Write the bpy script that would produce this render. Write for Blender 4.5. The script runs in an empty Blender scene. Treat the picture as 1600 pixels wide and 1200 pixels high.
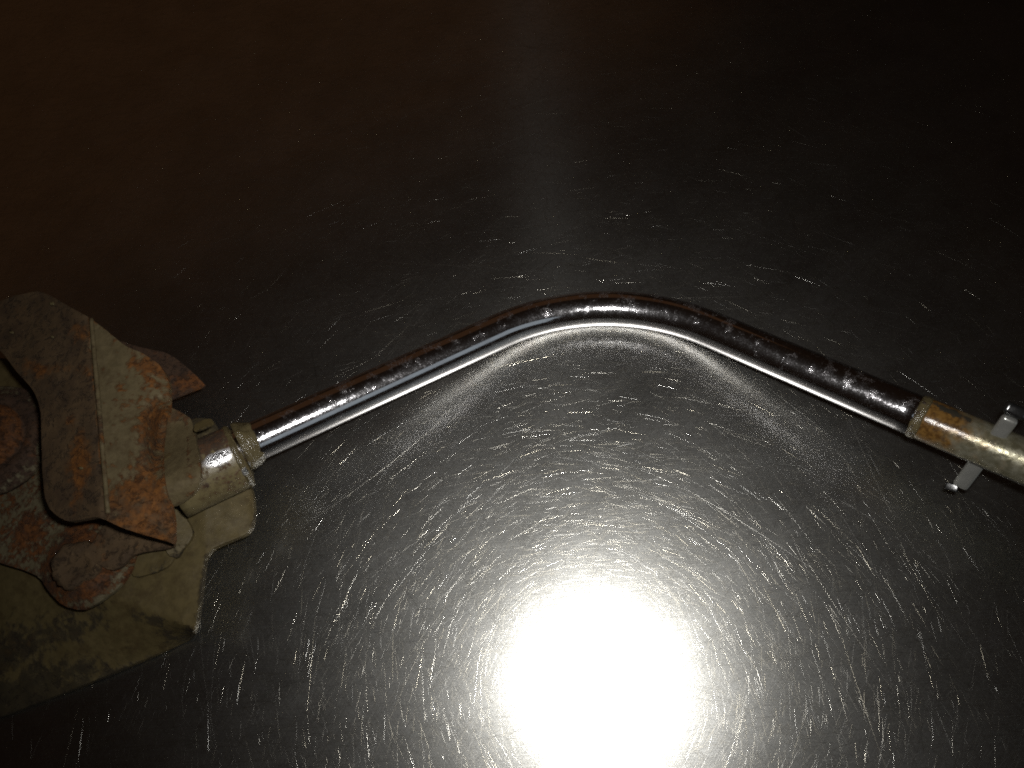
import bpy, bmesh, math, random
import numpy as np
from mathutils import Vector, Matrix, noise
random.seed(7); rng = np.random.default_rng(11)
S = bpy.context.scene
COL = S.collection

# ------------------------------------------------------------------ camera
# world: z = 0 is the top of the steel table, metres; the lens hangs 0.40 m above it
F, CX, CY, H = 1180.0, 800.0, 600.0, 0.40
FX, FY = 908.0, 1128.0                     # where the plumb line of the lens meets the table
Dn = Vector((FX - CX, CY - FY, -F)).normalized()
Zc = -Dn
Xc = (Vector((1, 0, 0)) - Zc * Zc.x).normalized()
Yc = Zc.cross(Xc)
M = Matrix((Xc, Yc, Zc))                   # camera frame -> world
LENS = Vector((0, 0, H))

def at(px, py, z):
    d = M @ Vector((px - CX, CY - py, -F))
    return LENS + d * ((z - H) / d.z)

cam_d = bpy.data.cameras.new('camera'); cam = bpy.data.objects.new('camera', cam_d)
COL.objects.link(cam)
cam.matrix_world = Matrix.Translation(LENS) @ M.to_4x4()
cam_d.sensor_width = 36.0; cam_d.lens = 36.0 * F / 1600.0
cam_d.clip_start = 0.01; cam_d.clip_end = 50.0
S.camera = cam

# ------------------------------------------------------------------ light: dim warm room, camera flash
W = bpy.data.worlds.new('World'); S.world = W; W.use_nodes = True
bg = W.node_tree.nodes['Background']
bg.inputs[0].default_value = (1.0, 0.50, 0.24, 1); bg.inputs[1].default_value = 0.005
fl_d = bpy.data.lights.new('flash', 'AREA'); fl_d.shape = 'RECTANGLE'
fl_d.size = 0.026; fl_d.size_y = 0.014; fl_d.energy = 0.48; fl_d.color = (1.0, 0.985, 0.95); fl_d.spread = math.radians(100)
fl = bpy.data.objects.new('flash', fl_d); COL.objects.link(fl)
q = at(968, 1038, 0.0)
fl.matrix_world = Matrix.Translation((q.x, q.y, H)) @ M.to_4x4()

# added warm area light, stands in for the brown room beyond the table
rm_d = bpy.data.lights.new('room_fill', 'AREA'); rm_d.shape = 'RECTANGLE'; rm_d.size = 4.2; rm_d.size_y = 2.2
rm_d.energy = 0.72; rm_d.color = (1.0, 0.45, 0.19)
rm = bpy.data.objects.new('room_fill', rm_d); COL.objects.link(rm)
rm.location = (-1.3, 2.6, 1.35)
rm.rotation_euler = (Vector((0, .2, 0)) - rm.location).to_track_quat('-Z', 'Y').to_euler()

# cool dusk light of a window behind the photographer
wl_d = bpy.data.lights.new('window_light', 'AREA'); wl_d.shape = 'RECTANGLE'; wl_d.size = 1.9; wl_d.size_y = 1.1
wl_d.energy = 1.7; wl_d.color = (.80, .93, 1.0)
wl = bpy.data.objects.new('window_light', wl_d); COL.objects.link(wl)
wl.location = (2.0, -1.45, 1.45)
wl.rotation_euler = (Vector((-.1, .2, 0)) - wl.location).to_track_quat('-Z', 'Y').to_euler()

S.view_settings.view_transform = 'Standard'; S.view_settings.look = 'None'
S.view_settings.exposure = 0.0; S.view_settings.gamma = 1.0
S.render.engine = 'CYCLES'
S.cycles.caustics_reflective = True; S.cycles.blur_glossy = 0.3; S.cycles.filter_width = 1.9
S.cycles.max_bounces = 8; S.cycles.glossy_bounces = 6
S.cycles.sample_clamp_indirect = 5.0
S.cycles.use_adaptive_sampling = False; S.cycles.use_denoising = False

# ------------------------------------------------------------------ node helpers
class NT:
    def __init__(s, name):
        s.m = bpy.data.materials.new(name); s.m.use_nodes = True
        s.t = s.m.node_tree; s.t.nodes.clear()
        s.out = s.n('ShaderNodeOutputMaterial')
        s.tc = s.n('ShaderNodeTexCoord')
    def n(s, kind, **kw):
        nd = s.t.nodes.new(kind)
        for k, v in kw.items(): setattr(nd, k, v)
        return nd
    def put(s, sock, v):
        if isinstance(v, bpy.types.NodeSocket): s.t.links.new(v, sock)
        elif isinstance(v, (tuple, list)) and len(v) == 3 and sock.type == 'RGBA': sock.default_value = (*v, 1)
        else: sock.default_value = v
    def noise(s, scale, detail=4, rough=.55, vec=None, dist=0):
        nd = s.n('ShaderNodeTexNoise'); s.put(nd.inputs['Vector'], vec or s.tc.outputs['Object'])
        nd.inputs['Scale'].default_value = scale; nd.inputs['Detail'].default_value = detail
        nd.inputs['Roughness'].default_value = rough; nd.inputs['Distortion'].default_value = dist
        return nd.outputs['Fac']
    def stretch(s, scl, rot=(0, 0, 0)):
        nd = s.n('ShaderNodeMapping'); s.put(nd.inputs['Vector'], s.tc.outputs['Object'])
        nd.inputs['Scale'].default_value = scl; nd.inputs['Rotation'].default_value = rot
        return nd.outputs[0]
    def rot_stretch(s, a, along, across, off=0):
        r = s.n('ShaderNodeMapping', vector_type='POINT'); s.put(r.inputs['Vector'], s.tc.outputs['Object'])
        r.inputs['Rotation'].default_value = (0, 0, -a); r.inputs['Location'].default_value = (off * 3.7, off * 1.9, 0)
        m = s.n('ShaderNodeVectorMath', operation='MULTIPLY'); s.put(m.inputs[0], r.outputs[0])
        m.inputs[1].default_value = (along, across, 40.0); return m.outputs[0]
    def math(s, op, a, b=0.0, clamp=False):
        nd = s.n('ShaderNodeMath', operation=op, use_clamp=clamp)
        s.put(nd.inputs[0], a); s.put(nd.inputs[1], b); return nd.outputs[0]
    def ramp(s, f, a, b, va=0.0, vb=1.0):
        nd = s.n('ShaderNodeMapRange', clamp=True, interpolation_type='SMOOTHSTEP')
        s.put(nd.inputs[0], f)
        for i, v in zip((1, 2, 3, 4), (a, b, va, vb)): nd.inputs[i].default_value = v
        return nd.outputs[0]
    def mix(s, f, a, b):
        nd = s.n('ShaderNodeMix', data_type='RGBA')
        s.put(nd.inputs[0], f); s.put(nd.inputs[6], a); s.put(nd.inputs[7], b); return nd.outputs[2]
    def mixf(s, f, a, b):
        nd = s.n('ShaderNodeMix', data_type='FLOAT')
        s.put(nd.inputs[0], f); s.put(nd.inputs[2], a); s.put(nd.inputs[3], b); return nd.outputs[0]
    def attr(s, name):
        nd = s.n('ShaderNodeAttribute', attribute_name=name); return nd.outputs['Fac']
    def bump(s, h, strength, dist):
        nd = s.n('ShaderNodeBump'); s.put(nd.inputs['Height'], h)
        nd.inputs['Strength'].default_value = strength; nd.inputs['Distance'].default_value = dist
        return nd.outputs[0]
    def principled(s, col, rough, metal=0.0, normal=None, spec=.5, coat=0.0, coat_rough=.1):
        b = s.n('ShaderNodeBsdfPrincipled')
        s.put(b.inputs['Base Color'], col); s.put(b.inputs['Roughness'], rough)
        s.put(b.inputs['Metallic'], metal); s.put(b.inputs['Specular IOR Level'], spec)
        s.put(b.inputs['Coat Weight'], coat); s.put(b.inputs['Coat Roughness'], coat_rough)
        if normal: s.put(b.inputs['Normal'], normal)
        s.t.links.new(b.outputs[0], s.out.inputs[0]); return s.m

# ------------------------------------------------------------------ materials
def m_table():
    k = NT('scratched_stainless')
    fine = k.noise(1.0, 5, .7, k.rot_stretch(.06, 45, 1300))
    fine2 = k.math('ADD', k.math('MULTIPLY', k.noise(1.0, 4, .7, k.rot_stretch(.95, 90, 1100, 2)), .5), k.math('MULTIPLY', k.noise(1.0, 4, .7, k.rot_stretch(2.2, 80, 1200, 5)), .5))
    cloud = k.noise(22, 5, .6)
    tone = k.mix(k.ramp(cloud, .3, .7), (.46, .46, .44), (.58, .58, .56))
    tone = k.mix(k.ramp(fine, .35, .75, 0, .4), tone, (.30, .30, .28))
    n = k.bump(k.math('ADD', fine, fine2), .16, .0002)
    wob = k.math('SUBTRACT', k.math('ADD', fine, fine2), 1.0)
    smear = k.noise(1.0, 5, .6, k.rot_stretch(.5, 9, 26, 3), .6)
    def lobe(base, amp, col, n=n):
        g = k.n('ShaderNodeBsdfAnisotropic'); g.distribution = 'GGX'
        k.put(g.inputs['Color'], col); k.put(g.inputs['Roughness'], k.math('ADD', k.math('ADD', k.math('MULTIPLY', wob, amp), base), k.math('MULTIPLY', k.math('SUBTRACT', smear, .5), .10)))
        k.put(g.inputs['Normal'], n); return g
    g0 = lobe(.24, .10, tone); g1 = lobe(.385, .2, tone); g2 = lobe(.58, .1, (.5, .5, .48))
    g2.inputs['Anisotropy'].default_value = .85
    cv = k.n('ShaderNodeCombineXYZ'); cv.inputs[0].default_value = 1.0; cv.inputs[1].default_value = .07
    k.put(g2.inputs['Tangent'], cv.outputs[0])
    m1 = k.n('ShaderNodeMixShader'); m1.inputs[0].default_value = .30
    k.t.links.new(g0.outputs[0], m1.inputs[1]); k.t.links.new(g1.outputs[0], m1.inputs[2])
    mx = k.n('ShaderNodeMixShader'); mx.inputs[0].default_value = .007
    k.t.links.new(m1.outputs[0], mx.inputs[1]); k.t.links.new(g2.outputs[0], mx.inputs[2])
    k.t.links.new(mx.outputs[0], k.out.inputs[0])
    return k.m

def m_scratch():
    k = NT('scratch_metal')
    w = k.attr('tint')
    col = k.mix(w, (.52, .475, .37), (.62, .62, .60))
    return k.principled(col, k.attr('gloss'), 1.0)

def m_chrome():
    k = NT('pitted_chrome')
    v = k.n('ShaderNodeTexVoronoi'); k.put(v.inputs['Vector'], k.tc.outputs['Object'])
    v.inputs['Scale'].default_value = 900
    zone = k.attr('pit')
    pits = k.ramp(v.outputs['Distance'], .16, .30, 1, 0)
    clump = k.ramp(k.math('ADD', k.noise(160, 6, .65), k.math('MULTIPLY', zone, .16)), .66, .82)
    pit = k.math('MULTIPLY', k.ramp(k.math('ADD', k.noise(2600, 3), k.math('MULTIPLY', pits, .12)), .56, .70), clump)
    flk = k.ramp(k.math('ADD', k.noise(420, 3, .5), k.math('MULTIPLY', k.attr('flake'), .42)), .84, .88)
    film = k.ramp(k.noise(60, 4), .42, .7)
    col = k.mix(film, (.82, .81, .84), (.72, .69, .72))
    col = k.mix(pit, col, (.20, .12, .08))
    col = k.mix(flk, col, (.36, .32, .22))
    rough = k.mixf(pit, k.mixf(k.math('MULTIPLY', clump, .8), k.mixf(k.ramp(k.math('ADD', k.math('MULTIPLY', k.noise(240, 5, .7), .4), k.math('MULTIPLY', k.noise(1600, 3, .6), .6)), .44, .62), .055, .20), .26), .45)
    rough = k.mixf(flk, rough, .55)
    metal = k.mixf(flk, k.mixf(pit, 1.0, .5), 0.0)
    h = k.math('ADD', k.math('MULTIPLY', pit, -1), k.math('ADD', k.math('MULTIPLY', flk, .8), k.math('MULTIPLY', k.noise(120, 3), .07)))
    nb = k.bump(h, .35, .00025)
    k.principled(col, rough, metal, nb)
    g = k.n('ShaderNodeBsdfAnisotropic'); k.put(g.inputs['Color'], (.75, .74, .76)); k.put(g.inputs['Roughness'], .40); k.put(g.inputs['Normal'], nb)
    mx = k.n('ShaderNodeMixShader'); k.put(mx.inputs[0], k.mixf(k.math('MULTIPLY', k.math('MULTIPLY', clump, k.ramp(k.noise(1500, 3, .6), .42, .62)), 1.0), .022, .42))
    old = k.out.inputs[0].links[0].from_socket
    k.t.links.new(old, mx.inputs[1]); k.t.links.new(g.outputs[0], mx.inputs[2]); k.t.links.new(mx.outputs[0], k.out.inputs[0])
    return k.m

def m_raw():
    k = NT('tarnished_tube')
    r = k.ramp(k.math('ADD', k.noise(130, 6, .6), k.math('MULTIPLY', k.attr('rust'), .6)), .56, 1.02)
    d = k.ramp(k.math('ADD', k.noise(260, 6, .7), k.math('MULTIPLY', k.attr('dirt'), .55)), .72, .86)
    n2 = k.noise(420, 5, .6)
    col = k.mix(k.ramp(k.noise(200, 4), .35, .7), (.22, .20, .125), (.38, .36, .27))
    col = k.mix(r, col, k.mix(k.ramp(n2, .35, .65), (.085, .040, .012), (.20, .105, .028)))
    col = k.mix(d, col, (.045, .04, .03))
    rough = k.mixf(r, k.mixf(k.ramp(n2, .4, .6), .22, .42), .20)
    metal = k.mixf(d, k.mixf(r, .55, .0), .0)
    return k.principled(col, rough, metal, k.bump(k.math('ADD', k.noise(500, 6, .6), k.math('MULTIPLY', r, .4)), .30, .0005))

def m_rust(name, paint, dark, orange, rough=.62, bumpd=.0007, spec=.35, scale=1.0, sheen=None):
    """flaking paint over rusting sheet steel; attributes rust / orange hold the stains' own shapes"""
    k = NT(name)
    n1 = k.noise(75 * scale, 8, .62, dist=.4); n2 = k.noise(210 * scale, 8, .65); n3 = k.noise(34 * scale, 5, .6, dist=.6)
    mask = k.ramp(k.math('ADD', k.math('MULTIPLY', k.math('SUBTRACT', k.math('ADD', k.math('ADD', k.math('MULTIPLY', n1, .35), k.math('MULTIPLY', n2, .40)), k.math('MULTIPLY', k.noise(430 * scale, 5, .7), .25)), .5), 3.0), k.attr('rust')), .36, .66)
    om = k.ramp(k.math('ADD', k.math('MULTIPLY', k.math('SUBTRACT', k.math('ADD', k.math('MULTIPLY', n3, .5), k.math('MULTIPLY', n2, .5)), .5), 3.0), k.attr('orange')), .24, .85)
    pv = k.mix(k.ramp(n2, .3, .7), paint, tuple(c * .72 for c in paint))
    grime = k.ramp(k.math('ADD', k.math('MULTIPLY', k.noise(55 * scale, 6, .7, dist=.8), .6), k.math('MULTIPLY', n2, .4)), .47, .66)
    pv = k.mix(k.math('MULTIPLY', grime, .7), pv, (paint[0] * .48, paint[1] * .40, paint[2] * .32))
    dk = k.mix(k.ramp(n1, .3, .7), dark, (dark[0] * .55, dark[1] * .55, dark[2] * .62))
    orange = k.mix(k.ramp(k.noise(330 * scale, 6, .7), .35, .65), orange, (orange[0] * .5, orange[1] * .48, orange[2] * .5))
    col = k.mix(mask, pv, k.mix(om, dk, orange))
    grit = k.ramp(k.noise(700 * scale, 4, .7), .62, .75)
    pitn = k.ramp(k.noise(260 * scale, 7, .75, dist=.5), .50, .66)
    col = k.mix(k.math('MULTIPLY', k.math('MULTIPLY', pitn, mask), .62), col, (.028, .018, .012))
    lite = k.ramp(k.noise(520 * scale, 5, .7), .60, .74)
    col = k.mix(k.math('MULTIPLY', k.math('MULTIPLY', lite, mask), .40), col, (.26, .17, .08))
    col = k.mix(k.math('MULTIPLY', grit, .38), col, (.03, .02, .015))
    h = k.math('ADD', k.math('MULTIPLY', n2, .7), k.math('ADD', k.math('MULTIPLY', mask, .35), k.math('MULTIPLY', k.noise(600 * scale, 5, .7), .35)))
    rg = k.mixf(mask, k.mixf(grime, rough, rough + .15), .8)
    met = 0.0
    if sheen is not None:                       # bare bright metal where the paint is rubbed away; on the welds, painted glints
        b = k.ramp(k.math('ADD', k.attr('bare'), k.math('MULTIPLY', k.math('SUBTRACT', n2, .5), .6)), .38, .66)
        col = k.mix(b, col, sheen); rg = k.mixf(b, rg, .24); met = b
    return k.principled(col, rg, met, k.bump(k.math('SUBTRACT', h, k.math('MULTIPLY', k.math('MULTIPLY', pitn, mask), .6)), .85, bumpd), spec)

GREY = (.158, .122, .062); TAUPE = (.118, .074, .036); ORANGE = (.215, .084, .018)
MT = m_table(); MS = m_scratch(); MC = m_chrome(); MR = m_raw()
M_SADDLE = m_rust('rusted_grey_steel', GREY, TAUPE, ORANGE)
M_RED = m_rust('red_rust', (.155, .130, .075), (.085, .048, .028), (.19, .070, .018), scale=1.3)
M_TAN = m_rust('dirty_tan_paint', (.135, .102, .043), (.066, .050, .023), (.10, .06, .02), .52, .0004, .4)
M_COLLAR = m_rust('worn_collar_paint', (.185, .148, .072), (.070, .042, .024), (.17, .07, .02), .34, .0003, .5, 1.3, sheen=(.72, .72, .74))
M_WELD = m_rust('weld_paint', (.135, .108, .054), (.08, .05, .028), (.17, .08, .03), .16, .0011, .7, 1.6, sheen=(.75, .74, .72))
def m_pin():
    k = NT('dull_zinc'); n = k.noise(300, 6, .6)
    return k.principled(k.mix(n, (.42, .42, .39), (.62, .62, .58)), k.mixf(n, .16, .34), .65, k.bump(k.noise(900, 4), .2, .0003))
M_PIN = m_pin()
def m_dark():
    k = NT('blackened_spring_steel'); n = k.noise(400, 5, .6)
    return k.principled(k.mix(n, (.03, .03, .03), (.22, .22, .22)), .22, .9, k.bump(n, .3, .0003))
M_DARK = m_dark()

# ------------------------------------------------------------------ object helpers
def link(name, me, mat, parent, origin=None, smooth=True):
    """one mesh object; vertices come in world metres, the origin moves to the part's centre"""
    n = len(me.vertices); co = np.empty(n * 3); me.vertices.foreach_get('co', co); co = co.reshape(-1, 3)
    o0 = Vector(co.mean(0)) if origin is None else Vector(origin)
    co -= np.array(o0); me.vertices.foreach_set('co', co.ravel())
    if smooth: me.polygons.foreach_set('use_smooth', np.ones(len(me.polygons), dtype=bool))
    me.materials.append(mat); me.update()
    o = bpy.data.objects.new(name, me); COL.objects.link(o)
    if parent:
        o.parent = parent
        base = Vector()
        p = parent
        while p: base += p.location; p = p.parent
        o.location = o0 - base
    else: o.location = o0
    return o

def set_attr(me, name, vals):
    a = me.attributes.new(name, 'FLOAT', 'POINT'); a.data.foreach_set('value', np.asarray(vals, dtype=np.float32))

def chaikin(pts, it=1):
    for _ in range(it):
        out = []
        for i in range(len(pts)):
            a, b = pts[i], pts[(i + 1) % len(pts)]
            out += [(a[0] * .8 + b[0] * .2, a[1] * .8 + b[1] * .2), (a[0] * .2 + b[0] * .8, a[1] * .2 + b[1] * .8)]
        pts = out
    return pts

def fbm(x, y, s, seed=0.0):
    return noise.fractal(Vector((x * s, y * s, seed)), 1.0, 2.0, 4)

def bump_at(px, py, x, y, rx, ry=None, ang=0.0):
    ry = ry or rx; dx, dy = px - x, py - y; c, s = math.cos(ang), math.sin(ang)
    return math.exp(-(((dx * c + dy * s) / rx) ** 2 + ((-dx * s + dy * c) / ry) ** 2))

def plate(name, outline, zf, thick, mat, parent, rust=None, orange=None, step=6, it=1, dent=.0005, rag=1.2, bevel=.0007, seed=0.0):
    """a piece of sheet steel: outline gridded finely, each point set at its own height, then given thickness"""
    pts = chaikin(outline, it)
    pts = [(x + rag * noise.noise(Vector((x * .09, y * .09, seed + 3))), y + rag * noise.noise(Vector((x * .09, y * .09, seed + 9)))) for x, y in pts]
    bm = bmesh.new()
    f = bm.faces.new([bm.verts.new((x, y, 0)) for x, y in pts])
    bmesh.ops.triangulate(bm, faces=[f])
    xs = [p[0] for p in pts]; ys = [p[1] for p in pts]
    for ax, lo, hi in ((0, min(xs), max(xs)), (1, min(ys), max(ys))):
        v = lo + step * .5
        while v < hi:
            no = (1, 0, 0) if ax == 0 else (0, 1, 0); co = (v, 0, 0) if ax == 0 else (0, v, 0)
            bmesh.ops.bisect_plane(bm, geom=bm.verts[:] + bm.edges[:] + bm.faces[:], plane_co=co, plane_no=no, dist=1e-3)
            v += step
    bmesh.ops.remove_doubles(bm, verts=bm.verts, dist=.3)
    lr = bm.verts.layers.float.new('rust'); lo_ = bm.verts.layers.float.new('orange')
    PA = np.array(pts); PB = np.roll(PA, -1, 0); AB = PB - PA; L2 = (AB ** 2).sum(1) + 1e-9
    for v in bm.verts:
        x, y = v.co.x, v.co.y
        q_ = np.array((x, y)); tt = np.clip(((q_ - PA) * AB).sum(1) / L2, 0, 1)
        dist = math.sqrt((((PA + AB * tt[:, None]) - q_) ** 2).sum(1).min())
        wear = .42 * math.exp(-dist / 6.0) * (.6 + .8 * noise.noise(Vector((x * .03, y * .03, seed + 20))))
        v[lr] = (rust(x, y) if rust else 0.0) + wear
        v[lo_] = orange(x, y) if orange else 0.0
        z = zf(x, y) + dent * (fbm(x, y, .012, seed) + .3 * fbm(x, y, .05, seed + 5))
        v.co = at(x, y, z)
    for fc in bm.faces:
        fc.normal_update()
        if fc.normal.z < 0: fc.normal_flip()
    top = bm.faces[:]
    r = bmesh.ops.extrude_face_region(bm, geom=top, use_keep_orig=True)
    nv = [g for g in r['geom'] if isinstance(g, bmesh.types.BMVert)]
    for v in nv: v.co.z -= thick
    for fc in [g for g in r['geom'] if isinstance(g, bmesh.types.BMFace)]: fc.normal_flip()
    bmesh.ops.recalc_face_normals(bm, faces=bm.faces)
    me = bpy.data.meshes.new(name); bm.to_mesh(me); bm.free()
    o = link(name, me, mat, parent)
    if bevel:
        b = o.modifiers.new('edge_round', 'BEVEL'); b.width = bevel; b.segments = 3; b.limit_method = 'ANGLE'; b.angle_limit = math.radians(48)
    return o

def frame(axis):
    a = axis.normalized(); u = a.cross(Vector((0, 0, 1)))
    if u.length < 1e-4: u = Vector((1, 0, 0))
    u.normalize(); return a, u, u.cross(a) * -1

def lathe(name, centre, axis, prof, mat, parent, seg=48, wob=0.0, ws=90.0, attrs=None, seed=0.0, flat=1.0):
    """turned piece: prof is a list of (distance along axis, radius)"""
    a, u, w = frame(axis); vs, fs, at_ = [], [], []
    for i, (d, r) in enumerate(prof):
        for j in range(seg):
            t = 2 * math.pi * j / seg
            p = centre + a * d + (u * math.cos(t) + w * math.sin(t)) * r
            if wob: p += (u * math.cos(t) + w * math.sin(t)) * wob * noise.fractal(p * ws + Vector((seed, 0, 0)), 1, 2, 3)
            p.z = centre.z + (p.z - centre.z) * flat
            vs.append(p); at_.append((d, t, p))
    n = len(prof)
    for i in range(n - 1):
        for j in range(seg):
            j2 = (j + 1) % seg; fs.append((i * seg + j, i * seg + j2, (i + 1) * seg + j2, (i + 1) * seg + j))
    fs.append(tuple(range(seg - 1, -1, -1))); fs.append(tuple((n - 1) * seg + j for j in range(seg)))
    me = bpy.data.meshes.new(name); me.from_pydata(vs, [], fs); me.update()
    bm = bmesh.new(); bm.from_mesh(me); bmesh.ops.recalc_face_normals(bm, faces=bm.faces); bm.to_mesh(me); bm.free()
    for k_, fn in (attrs or {}).items(): set_attr(me, k_, [fn(*x) for x in at_])
    return link(name, me, mat, parent)

def sweep(name, path, rad, mat, parent, seg=48, attrs=None, inner=None):
    """round tube along a path of points; inner = bore radius of an open far end"""
    n = len(path); vs, at_ = [], []
    L = [0.0]
    for i in range(1, n): L.append(L[-1] + (path[i] - path[i - 1]).length)
    ring = []
    for i, p in enumerate(path):
        tg = (path[min(i + 1, n - 1)] - path[max(i - 1, 0)]).normalized()
        up = Vector((0, 0, 1)); up = (up - tg * up.dot(tg)).normalized(); sd = tg.cross(up)
        ring.append((p, up, sd))
        for j in range(seg):
            t = 2 * math.pi * j / seg
            vs.append(p + (up * math.cos(t) + sd * math.sin(t)) * rad); at_.append((L[i], t, vs[-1]))
    fs = [(i * seg + j, i * seg + (j + 1) % seg, (i + 1) * seg + (j + 1) % seg, (i + 1) * seg + j) for i in range(n - 1) for j in range(seg)]
    fs.append(tuple(range(seg)))
    if inner:
        b0 = len(vs); p, up, sd = ring[-1]; tg = (path[-1] - path[-2]).normalized()
        for dd in (0.0, -.03):
            for j in range(seg):
                t = 2 * math.pi * j / seg
                vs.append(p + tg * dd + (up * math.cos(t) + sd * math.sin(t)) * inner); at_.append((L[-1], t, vs[-1]))
        for j in range(seg):
            j2 = (j + 1) % seg; e = (n - 1) * seg
            fs.append((e + j, e + j2, b0 + j2, b0 + j)); fs.append((b0 + j, b0 + j2, b0 + seg + j2, b0 + seg + j))
        fs.append(tuple(b0 + seg + j for j in range(seg)))
    else: fs.append(tuple((n - 1) * seg + j for j in range(seg - 1, -1, -1)))
    me = bpy.data.meshes.new(name); me.from_pydata(vs, [], fs); me.update()
    bm = bmesh.new(); bm.from_mesh(me); bmesh.ops.recalc_face_normals(bm, faces=bm.faces); bm.to_mesh(me); bm.free()
    for k_, fn in (attrs or {}).items(): set_attr(me, k_, [fn(*x) for x in at_])
    return link(name, me, mat, parent)

def bar(name, a, b, wide, thick, facing, mat, parent, bev=.0008):
    """rectangular bar from a to b with chamfered edges; facing = direction its wide face looks to"""
    ax = (b - a).normalized(); nrm = (facing - ax * facing.dot(ax)).normalized(); sd = ax.cross(nrm)
    bm = bmesh.new(); vs = []
    for p in (a, b):
        for s1, s2 in ((-1, -1), (1, -1), (1, 1), (-1, 1)):
            vs.append(bm.verts.new(p + sd * s1 * wide / 2 + nrm * s2 * thick / 2))
    for f in ((3, 2, 1, 0), (4, 5, 6, 7), (0, 1, 5, 4), (1, 2, 6, 5), (2, 3, 7, 6), (3, 0, 4, 7)): bm.faces.new([vs[i] for i in f])
    bmesh.ops.recalc_face_normals(bm, faces=bm.faces)
    bmesh.ops.bevel(bm, geom=bm.edges[:], offset=bev, segments=3, profile=.6, affect='EDGES')
    me = bpy.data.meshes.new(name); bm.to_mesh(me); bm.free()
    o = link(name, me, mat, parent)
    return o

# ------------------------------------------------------------------ the table
bm = bmesh.new()
bmesh.ops.create_cube(bm, size=1.0)
bmesh.ops.scale(bm, vec=(1.9, 1.5, .03), verts=bm.verts); bmesh.ops.translate(bm, vec=(-.05, .25, -.015), verts=bm.verts)
bmesh.ops.bevel(bm, geom=bm.edges[:], offset=.004, segments=3, affect='EDGES')
me = bpy.data.meshes.new('tabletop'); bm.to_mesh(me); bm.free()
table = link('tabletop', me, MT, None, (0, 0, 0), smooth=False); table['kind'] = 'structure'

# wear: thousands of fine raised burrs lying in every direction, each with its own bend, width and steepness
def scratches():
    x0, x1, y0, y1 = -.50, .36, -.07, .60
    vl, fl_, tint, gloss = [], [], [], []
    base = 0
    for N, ns, ln, hw in ((30000, 2, lambda n: rng.gamma(2.0, .0020, n) + .0012, (.00002, .00005)),
                          (200000, 3, lambda n: rng.gamma(2.0, .0045, n) + .003, (.000016, .000045)),
                          (1300, 6, lambda n: rng.gamma(2.0, .0030, n) + .003, (.00005, .00010)),
                          (1600, 14, lambda n: rng.uniform(.03, .13, n), (.00002, .00005))):
        L = ln(N)[:, None]; wd = rng.uniform(*hw, N)[:, None]
        th = np.where(rng.random(N) < .90, rng.uniform(0, math.pi, N), rng.normal(.05, .16, N))[:, None]
        cv = rng.normal(0, 1.3, N)[:, None]
        slope = np.minimum(.75, .07 + rng.gamma(1.4, .125, N))[:, None]
        t = np.linspace(-.5, .5, ns + 1)[None, :]; a = th + cv * t * L
        px = np.cumsum(np.cos(a), 1) * L / ns; py = np.cumsum(np.sin(a), 1) * L / ns
        px += rng.uniform(x0, x1, N)[:, None] - px[:, ns // 2:ns // 2 + 1]; py += rng.uniform(y0, y1, N)[:, None] - py[:, ns // 2:ns // 2 + 1]
        w = wd * (1 - (2 * np.abs(t)) ** 2 * .85) * np.ones_like(a)
        nx, ny = -np.sin(a), np.cos(a); zt = np.full_like(a, .00002)
        P = np.stack([np.stack([px - nx * w, py - ny * w, zt], -1), np.stack([px, py, zt + w * slope], -1), np.stack([px + nx * w, py + ny * w, zt], -1)], 2)
        vl.append(P.reshape(-1, 3)); nv = (ns + 1) * 3
        k = (np.arange(N)[:, None] * nv + np.arange(ns)[None, :] * 3 + base).ravel()
        fl_.append(np.stack([k, k + 3, k + 4, k + 1], 1)); fl_.append(np.stack([k + 1, k + 4, k + 5, k + 2], 1))
        tint.append(np.repeat(rng.random(N), nv)); gloss.append(np.repeat(rng.uniform(.16, .34, N), nv))
        base += N * nv
    v = np.concatenate(vl); f = np.concatenate(fl_)
    me = bpy.data.meshes.new('scratch')
    me.vertices.add(len(v)); me.vertices.foreach_set('co', v.ravel())
    me.loops.add(f.size); me.loops.foreach_set('vertex_index', f.ravel().astype(np.int32))
    me.polygons.add(len(f)); me.polygons.foreach_set('loop_start', np.arange(0, f.size, 4, dtype=np.int32))
    me.update(calc_edges=True)
    set_attr(me, 'tint', np.concatenate(tint)); set_attr(me, 'gloss', np.concatenate(gloss))
    o = link('scratch', me, MS, table, (0, 0, 0)); o['kind'] = 'stuff'
    return o
scratches()

# ------------------------------------------------------------------ the lever: one welded assembly
base = at(150, 860, 0.0)
root = bpy.data.objects.new('bent_lever', None); COL.objects.link(root)
root.location = base; root.empty_display_size = .03
root['label'] = 'bent chrome tube lever welded to a rusty grey bracket, lying on the scratched steel table'
root['category'] = 'lever'

# chrome tube: two straight legs and one wide bend; only the bend touches the table
RT = .0103
A = at(392, 693, .0465); V = at(944, 444, .0034); B = at(1437, 652, .0410)
dA = (A - V).normalized(); dB = (B - V).normalized()
ang = dA.angle(dB); RB = .104; tl = RB / math.tan(ang / 2)
cen = V + (dA + dB).normalized() * (RB / math.sin(ang / 2))
p1, p2 = V + dA * tl, V + dB * tl
A0 = A + dA * .012
path = [A0.lerp(p1, i / 14) for i in range(14)]
e1, e2 = p1 - cen, p2 - cen; tot = e1.angle(e2)
for i in range(33):
    t = i / 32; path.append(cen + (e1 * math.sin((1 - t) * tot) + e2 * math.sin(t * tot)) / math.sin(tot))
path += [p2.lerp(B, i / 14) for i in range(1, 15)]
lengths = [0.0]
for i in range(1, len(path)): lengths.append(lengths[-1] + (path[i] - path[i - 1]).length)
LT = lengths[-1]
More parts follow.
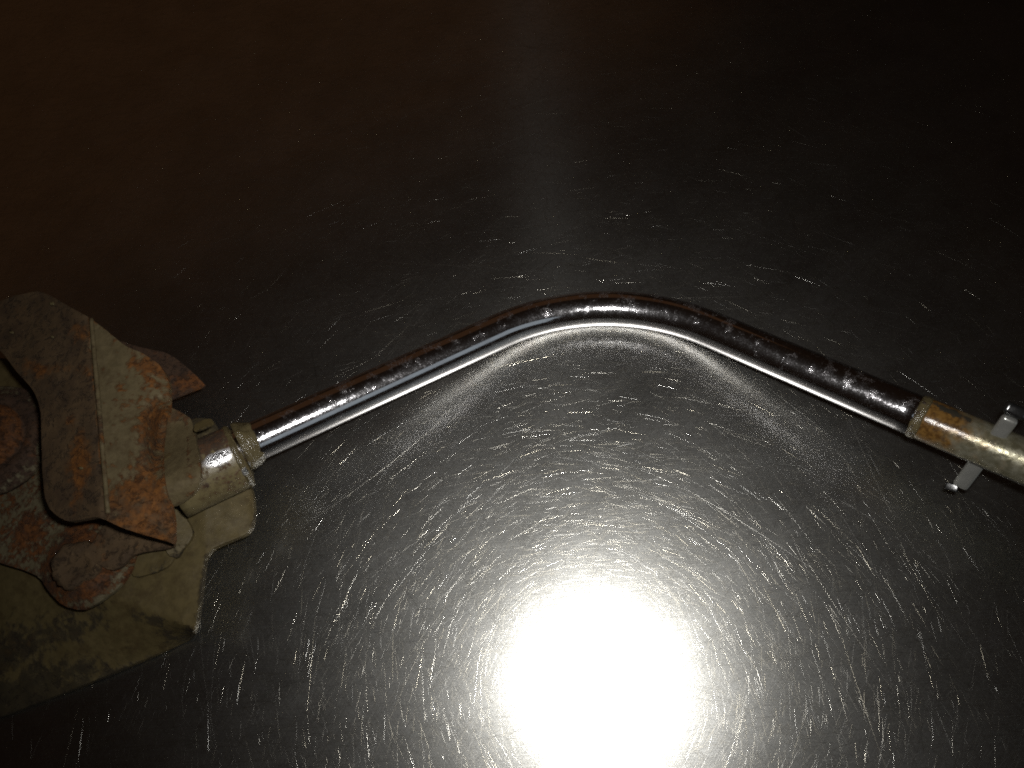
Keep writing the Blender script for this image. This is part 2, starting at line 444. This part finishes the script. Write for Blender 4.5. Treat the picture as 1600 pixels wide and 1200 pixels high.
def pit_zone(l, t, p):
    c = math.cos(t - math.radians(-20))
    return .25 + .75 * max(0.0, c) ** 2
FLK = [(at(565, 610, .05), .006), (at(607, 592, .045), .004), (at(626, 578, .045), .003), (at(600, 600, .045), .003), (at(640, 573, .042), .003)]
def flake_zone(l, t, p):
    return max(math.exp(-((p - c).length / r) ** 2) for c, r in FLK)
tube = sweep('bent_tube', path, RT, MC, root, 64, {'pit': pit_zone, 'flake': flake_zone})

# bare end of the tube beyond the weld
dR = (B - V).normalized()
E1 = B + dR * .105
def raw_rust(l, t, p): return math.exp(-(l / .024) ** 2) * (.75 + .25 * math.cos(t)) + .12 * math.exp(-((l - .05) / .01) ** 2)
def raw_dirt(l, t, p): return max(math.exp(-((t - 1.85) / .22) ** 2) * min(1, l / .03), .8 * math.exp(-((t - 5.9) / .3) ** 2) * math.exp(-((l - .012) / .014) ** 2))
endt = sweep('end_tube', [B.lerp(E1, i / 40) for i in range(41)], .0105, MR, root, 56, {'rust': raw_rust, 'dirt': raw_dirt}, inner=.0085)
endt['label'] = 'tarnished brownish bare end of the tube'
prof = [(-.0024, .0103), (-.0016, .0108), (0, .0111), (.0014, .0109), (.0024, .0104)]
lathe('weld_bead', B, dR, prof, M_WELD, root, 48, .0003, 300, {'rust': lambda d, t, p: .35, 'orange': lambda d, t, p: .2})

# cross pin through the bare end
pl, pu = at(1499, 760, .0265), at(1580, 652, .0660)
face = (LENS - (pl + pu) / 2)
pin = bar('cross_pin', pl, pu, .0070, .0044, face + Vector((.12, .05, 0)), M_PIN, root, .0019)
ax = (pu - pl).normalized(); sd = ax.cross(face).normalized()
h0 = pu + ax * .0012
bar('pin_head', at(1569, 634, .067), at(1603, 650, .067), .0056, .0044, face, M_DARK, pin, .0018)
bar('pin_foot', at(1477, 758, .0245), at(1497, 764, .0265), .0036, .0016, face, M_DARK, pin, .0006)

# collar that takes the tube
ca = dA                                       # axis points away from the bend
C0 = at(379, 711, .0428)
def coll_bare(d, t, p):
    q1 = at(340, 716, .0615)
    e = p - q1; ax_ = e.dot(ca); rest = (e - ca * ax_).length
    return .92 * math.exp(-(ax_ / .0095) ** 2 - (rest / .0048) ** 2)
def coll_rust(d, t, p):
    return .55 * math.exp(-((p - at(322, 695, .062)).length / .012) ** 2) + .30
profc = [(-.0010, .0105), (.0002, .0150), (.0015, .0164), (.004, .0168)] + [(.004 + .0035 * i, .0169 + .00003 * i) for i in range(1, 10)]
lathe('collar', C0, ca, profc, M_COLLAR, root, 64, .0003, 70, {'bare': coll_bare, 'rust': coll_rust, 'orange': lambda d, t, p: .4})
def bead(name, centre, axis, r, tube_r, mat, lump, seed):
    a, u, w = frame(axis); vs, fs, bare = [], [], []
    ns, nt = 72, 12
    for i in range(ns):
        t = 2 * math.pi * i / ns; rd = u * math.cos(t) + w * math.sin(t)
        k = tube_r * (1 + lump * noise.noise(Vector((math.cos(t) * 3.0, math.sin(t) * 3.0, seed))) + .35 * lump * noise.noise(Vector((math.cos(t) * 9, math.sin(t) * 9, seed))))
        for j in range(nt):
            s = 2 * math.pi * j / nt
            vs.append(centre + rd * (r + k * math.cos(s)) + a * k * math.sin(s) * 1.1)
            q_ = vs[-1]; bare.append(max(.8 * math.exp(-((q_ - g).length / .003) ** 2) for g in (at(383, 735, .052), at(386, 757, .044))))  # bright spots painted where the bead glints
    for i in range(ns):
        for j in range(nt):
            i2, j2 = (i + 1) % ns, (j + 1) % nt; fs.append((i * nt + j, i2 * nt + j, i2 * nt + j2, i * nt + j2))
    me = bpy.data.meshes.new(name); me.from_pydata(vs, [], fs)
    bm = bmesh.new(); bm.from_mesh(me); bmesh.ops.recalc_face_normals(bm, faces=bm.faces); bm.to_mesh(me); bm.free()
    set_attr(me, 'bare', bare); set_attr(me, 'rust', [.1] * len(vs)); set_attr(me, 'orange', [0] * len(vs))
    return link(name, me, mat, root)
def weld_glint(d, t, p):  # glints put into the colour as two bright metal spots
    return max(.95 * math.exp(-((p - g).length / .0045) ** 2) for g in (at(381, 733, .052), at(384, 757, .044)))
lathe('weld_fillet', A + dA * .0035, dA, [(-.0074, .0101), (-.0064, .0106), (-.0050, .0110), (-.0034, .0116), (-.0020, .0122), (-.0008, .0128), (.0015, .0132)], M_WELD, root, 72, .0011, 190,
      {'bare': weld_glint, 'rust': lambda d, t, p: .12, 'orange': lambda d, t, p: .1}, 4.0)
bead('weld_bead', C0 + ca * .0022, dA, .0157, .0014, M_WELD, .5, 6.0)

# lip of the bracket formed over the collar
def lip_z(x, y):
    e = (x - 379) * .38 + (y - 711) * .925 + 4
    return .0515 + .0200 * math.exp(-(abs(e) / 50.0) ** 2.2)
def lip_rust(x, y):
    xr = 299 + 6 * ((y - 655) / 100.0)
    return (.06 + (.55 * math.exp(-((x - xr + 8) / 3.0) ** 2) if 652 < y < 748 else 0) + .75 * bump_at(x, y, 270, 652, 16, 14) + .35 * bump_at(x, y, 250, 700, 8, 70) + .4 * bump_at(x, y, 256, 765, 8, 12))
lip = [(236, 640), (262, 634), (285, 645), (298, 653), (304, 676), (310, 710), (313, 740), (311, 756), (303, 769), (289, 780), (270, 790), (250, 792), (232, 780), (226, 700)]
plate('collar_lip', lip, lip_z, .0026, M_SADDLE, root, lip_rust, lambda x, y: .55, 4, 1, .0005, .6, .0010, 11.0)

# folded bracket plate, grey flank and brown horn either side of one crease
sad = [(-60, 487), (-30, 478), (0, 470), (30, 460), (55, 455), (74, 459), (100, 474), (135, 493), (160, 511), (195, 540), (208, 546), (226, 553), (245, 566), (258, 582),
       (264, 600), (263, 616), (264, 636), (259, 660), (256, 700), (256, 740), (259, 770), (268, 791), (271, 820), (271, 850), (256, 844), (230, 837), (200, 828), (180, 820), (165, 812),
       (150, 807), (130, 811), (106, 815), (88, 806), (76, 793), (69, 775), (66, 740), (65, 700), (64, 650), (61, 630), (50, 608), (30, 585), (10, 560), (0, 548), (-30, 520), (-60, 498)]
def crease(y): return 139 + (y - 490) * .086
def saddle_z(x, y):
    d = x - crease(y)
    if d < 0: return .0755 + d * .000062 - .0012 * math.exp(-(d / 5.0) ** 2)
    z = .0755 - d * .00004
    k = max(0.0, d - 62) / 60
    z -= .006 * k * k
    z -= .012 * max(0, (y - 770) / 80) ** 2 * min(1, d / 80)
    w = max(0.0, min(1.0, (x - 222) / 32)) * max(0.0, min(1.0, (y - 615) / 40)) * max(0.0, min(1.0, (815 - y) / 30))
    w = w * w * (3 - 2 * w)
    return z * (1 - w) + (lip_z(x, y) + .0012) * w
def saddle_rust(x, y):
    d = x - crease(y)
    if d < -2: return 1.0
    r = .13 + .75 * math.exp(-(d / 7) ** 2) * (.35 + .65 * (y > 700))
    r += .55 * bump_at(x, y, 236, 680, 24, 120, .04) + .45 * bump_at(x, y, 222, 570, 26, 20) + .25 * bump_at(x, y, 190, 610, 22, 30)
    r += 1.0 * bump_at(x, y, 235, 815, 60, 38, .5) + .5 * bump_at(x, y, 205, 800, 30, 60) + .35 * bump_at(x, y, 255, 650, 25, 16)
    return r
def saddle_orange(x, y):
    d = x - crease(y)
    if d < -2:
        return (.55 * bump_at(x, y, 122, 520, 16, 22) + .42 * bump_at(x, y, 15, 480, 40, 12) + .5 * bump_at(x, y, 90, 575, 60, 10, .05)
                + .6 * bump_at(x, y, 125, 715, 20, 46, -.05) + .42 * bump_at(x, y, 113, 655, 12, 14) + .5 * bump_at(x, y, 122, 770, 16, 40) + .35 * bump_at(x, y, 60, 585, 14, 16) + .35 * bump_at(x, y, 138, 595, 8, 20) + .02)
    return .62 + .25 * bump_at(x, y, 190, 600, 40)
saddle = plate('bracket_plate', sad, saddle_z, .0034, M_SADDLE, root, saddle_rust, saddle_orange, 5, 1, .0010, 1.4, .0016, 1.0)
# weld ridge along the crease
rid = []
for i in range(60):
    y = 498 + i * (802 - 498) / 59; x = crease(y) + 3
    rid.append(at(x, y, saddle_z(x, y) + .0002 + .0004 * noise.noise(Vector((0, y * .06, 4)))))
sweep('crease_ridge', rid, .0011, M_SADDLE, root, 12, {'rust': lambda l, t, p: .45 + .4 * noise.noise(p * 90), 'orange': lambda l, t, p: .3})
# chips of old paint
for cx_, cy_, s_ in ((80, 474, 5), (18, 519, 3.5), (81, 526, 3), (126, 731, 3)):
    ch = [(cx_ + s_ * math.cos(k) * random.uniform(.6, 1.2), cy_ + .7 * s_ * math.sin(k) * random.uniform(.6, 1.2)) for k in (0, .9, 1.8, 2.7, 3.6, 4.5, 5.4)]
    plate('paint_chip', ch, lambda x, y: saddle_z(x, y) + .0014, .0012, M_COLLAR, root, step=4, it=1, dent=0, rag=0, bevel=0)

# pointed tab behind
tab = [(180, 530), (215, 541), (240, 547), (258, 551), (276, 560), (297, 578), (310, 590), (321, 602), (302, 609), (265, 624), (235, 630), (190, 620), (170, 570)]
tb = plate('pointed_tab', tab, lambda x, y: .040 - (x - 200) * .00006 + (y - 540) * .00003 - .00008 * max(0, 575 - y), .002, M_RED, root, lambda x, y: .95, lambda x, y: .30 + .4 * bump_at(x, y, 300, 600, 40, 14, .2), 5, 1, .0006, 1.0, .0005, 2.0)

# round washer just showing behind the collar
lathe('washer', at(308, 684, .034), Vector((.15, .1, 1)), [(-.0015, .0110), (-.001, .0116), (.001, .0116), (.0015, .0110)], M_TAN, root, 40, 0, 90, {'rust': lambda d, t, p: .75, 'orange': lambda d, t, p: .2})
# folded lug lying on the collar's top
lug = [(304, 662), (318, 655), (330, 654), (334, 660), (326, 666), (310, 672), (302, 674)]
plate('lug', lug, lambda x, y: .062 - (667 - y) * .0004, .0018, M_TAN, root, lambda x, y: .1, None, 4, 1, .0002, .4, .0004, 3.0)

# base plate: flat tan pan with rounded tab, its near side folded down to the table
bp = [(250, 760), (330, 755), (388, 752), (394, 770), (397, 795), (394, 820), (385, 835), (350, 848), (331, 857), (321, 870), (317, 890), (313, 930), (308, 965), (303, 985), (296, 996), (282, 1004),
      (240, 1024), (160, 1058), (80, 1090), (0, 1120), (-70, 1146), (-120, 1160), (-120, 560), (40, 560), (80, 740)]
def fold_y(x): return 985 - (300 - x) * .05 - 40 * math.exp(-((x - 215) / 45.0) ** 2) + .30 * max(0, 170 - x)
def base_z(x, y):
    z = .0300 - .0060 * max(0, min(1, (x - 320) / 70))
    d = y - (940 + (x - 200) * .42 if x < 300 else 985)
    if d > 0:
        low = 1004 + (282 - x) * .42
        z -= .0245 * min(1.0, d / max(20.0, low - (940 + (x - 200) * .42))) ** 1.15 if x < 300 else 0
    z -= .003 * max(0.0, (120 - x) / 150.0)
    return max(z, .0045)
def base_rust_shade(x, y):  # rust spots, plus broad lower-left darkening painted in for the flash fall-off
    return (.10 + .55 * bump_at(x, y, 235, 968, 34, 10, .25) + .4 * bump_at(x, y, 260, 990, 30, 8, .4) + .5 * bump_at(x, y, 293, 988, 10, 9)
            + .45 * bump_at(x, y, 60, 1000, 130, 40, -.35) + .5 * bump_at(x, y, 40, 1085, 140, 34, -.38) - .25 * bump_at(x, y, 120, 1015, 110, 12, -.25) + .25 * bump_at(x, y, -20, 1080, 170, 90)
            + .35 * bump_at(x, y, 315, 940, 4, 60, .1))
plate('base_plate', bp, base_z, .0040, M_TAN, root, base_rust_shade, lambda x, y: .15 + .3 * bump_at(x, y, 60, 1010, 60, 30), 6, 1, .0009, .8, .0020, 4.0)

# small pieces stacked between base plate and bracket
fl1 = [(262, 790), (272, 793), (286, 803), (297, 820), (302, 833), (296, 846), (286, 858), (277, 872), (262, 868), (255, 840)]
plate('edge_lug', fl1, lambda x, y: .036 - (x - 270) * .00012, .002, M_TAN, root, lambda x, y: .12, None, 4, 1, .0004, .6, .0005, 5.0)
fl2 = [(205, 862), (240, 858), (268, 856), (273, 872), (263, 884), (250, 892), (231, 898), (211, 903), (200, 890)]
plate('torn_flap', fl2, lambda x, y: .0335 - (y - 860) * .00002, .0018, M_TAN, root, lambda x, y: .15, None, 4, 1, .0008, 1.5, .0004, 6.0)

mid = [(-120, 640), (60, 640), (90, 760), (190, 790), (215, 850), (210, 872), (204, 893), (186, 918), (152, 943), (126, 955), (97, 946), (76, 925), (62, 902), (44, 893), (0, 879), (-60, 862), (-120, 850)]
def mid_z(x, y):
    r = math.hypot(x - 128, y - 888)
    return .0385 + .0075 * math.exp(-(r / 50.0) ** 3) - .006 * max(0, (r - 50) / 30) ** 2 * (1 if (y > 880 and x > 60) else 0) * .6
def mid_rust(x, y):
    r = math.hypot(x - 122, y - 884)
    return .44 + .75 * math.exp(-((r - 38) / 13.0) ** 2) * (.5 + .5 * (x > 100)) + .5 * bump_at(x, y, 45, 835, 30, 22) + .35 * bump_at(x, y, 130, 825, 34, 12, -.4) - .6 * bump_at(x, y, 165, 938, 40, 9, -.6) - .3 * bump_at(x, y, 90, 840, 20, 16)
plate('pivot_plate', mid, mid_z, .0024, M_RED, root, mid_rust, lambda x, y: .55, 5, 1, .0010, 1.0, .0012, 7.0)
gus = [(128, 866), (146, 846), (158, 826), (172, 812), (205, 812), (240, 830), (273, 848), (270, 856), (226, 862), (205, 868), (190, 886), (172, 892), (150, 880)]
plate('gusset', gus, lambda x, y: .0478 - (x - 150) * .00006 - .00003 * max(0, y - 855), .0022, M_SADDLE, root, lambda x, y: 1.0, lambda x, y: .12 + .4 * bump_at(x, y, 250, 850, 30, 8) + .3 * bump_at(x, y, 160, 850, 12, 30), 5, 1, .0009, 1.2, .0008, 8.0)
rv = at(121, 884, .0450)
lathe('rivet', rv, Vector((.12, -.05, 1)), [(0, .0115), (.0016, .0114), (.0030, .0104), (.0036, .0088), (.0030, .0070), (.0024, .0045), (.0026, .0015)], M_SADDLE, root, 48, .0022, 170, {'rust': lambda d, t, p: 1.0, 'orange': lambda d, t, p: .05 + .35 * (d < .002)})

# pivot bushing seen through the horn's notch
pc = at(-14, 692, .040)
lathe('pivot_bushing', pc, Vector((.10, .06, 1)), [(0, .0335), (.0022, .0335), (.0030, .0325), (.0030, .0285), (.0050, .0275), (.0062, .0250), (.0064, .0215), (.0050, .0205), (.0085, .0190), (.0110, .0165), (.0120, .0130), (.0112, .0090), (.0122, .0040)],
      M_RED, root, 56, .0009, 90, {'rust': lambda d, t, p: .55 + .4 * (d > .0045), 'orange': lambda d, t, p: .25 + .5 * (d > .008)})
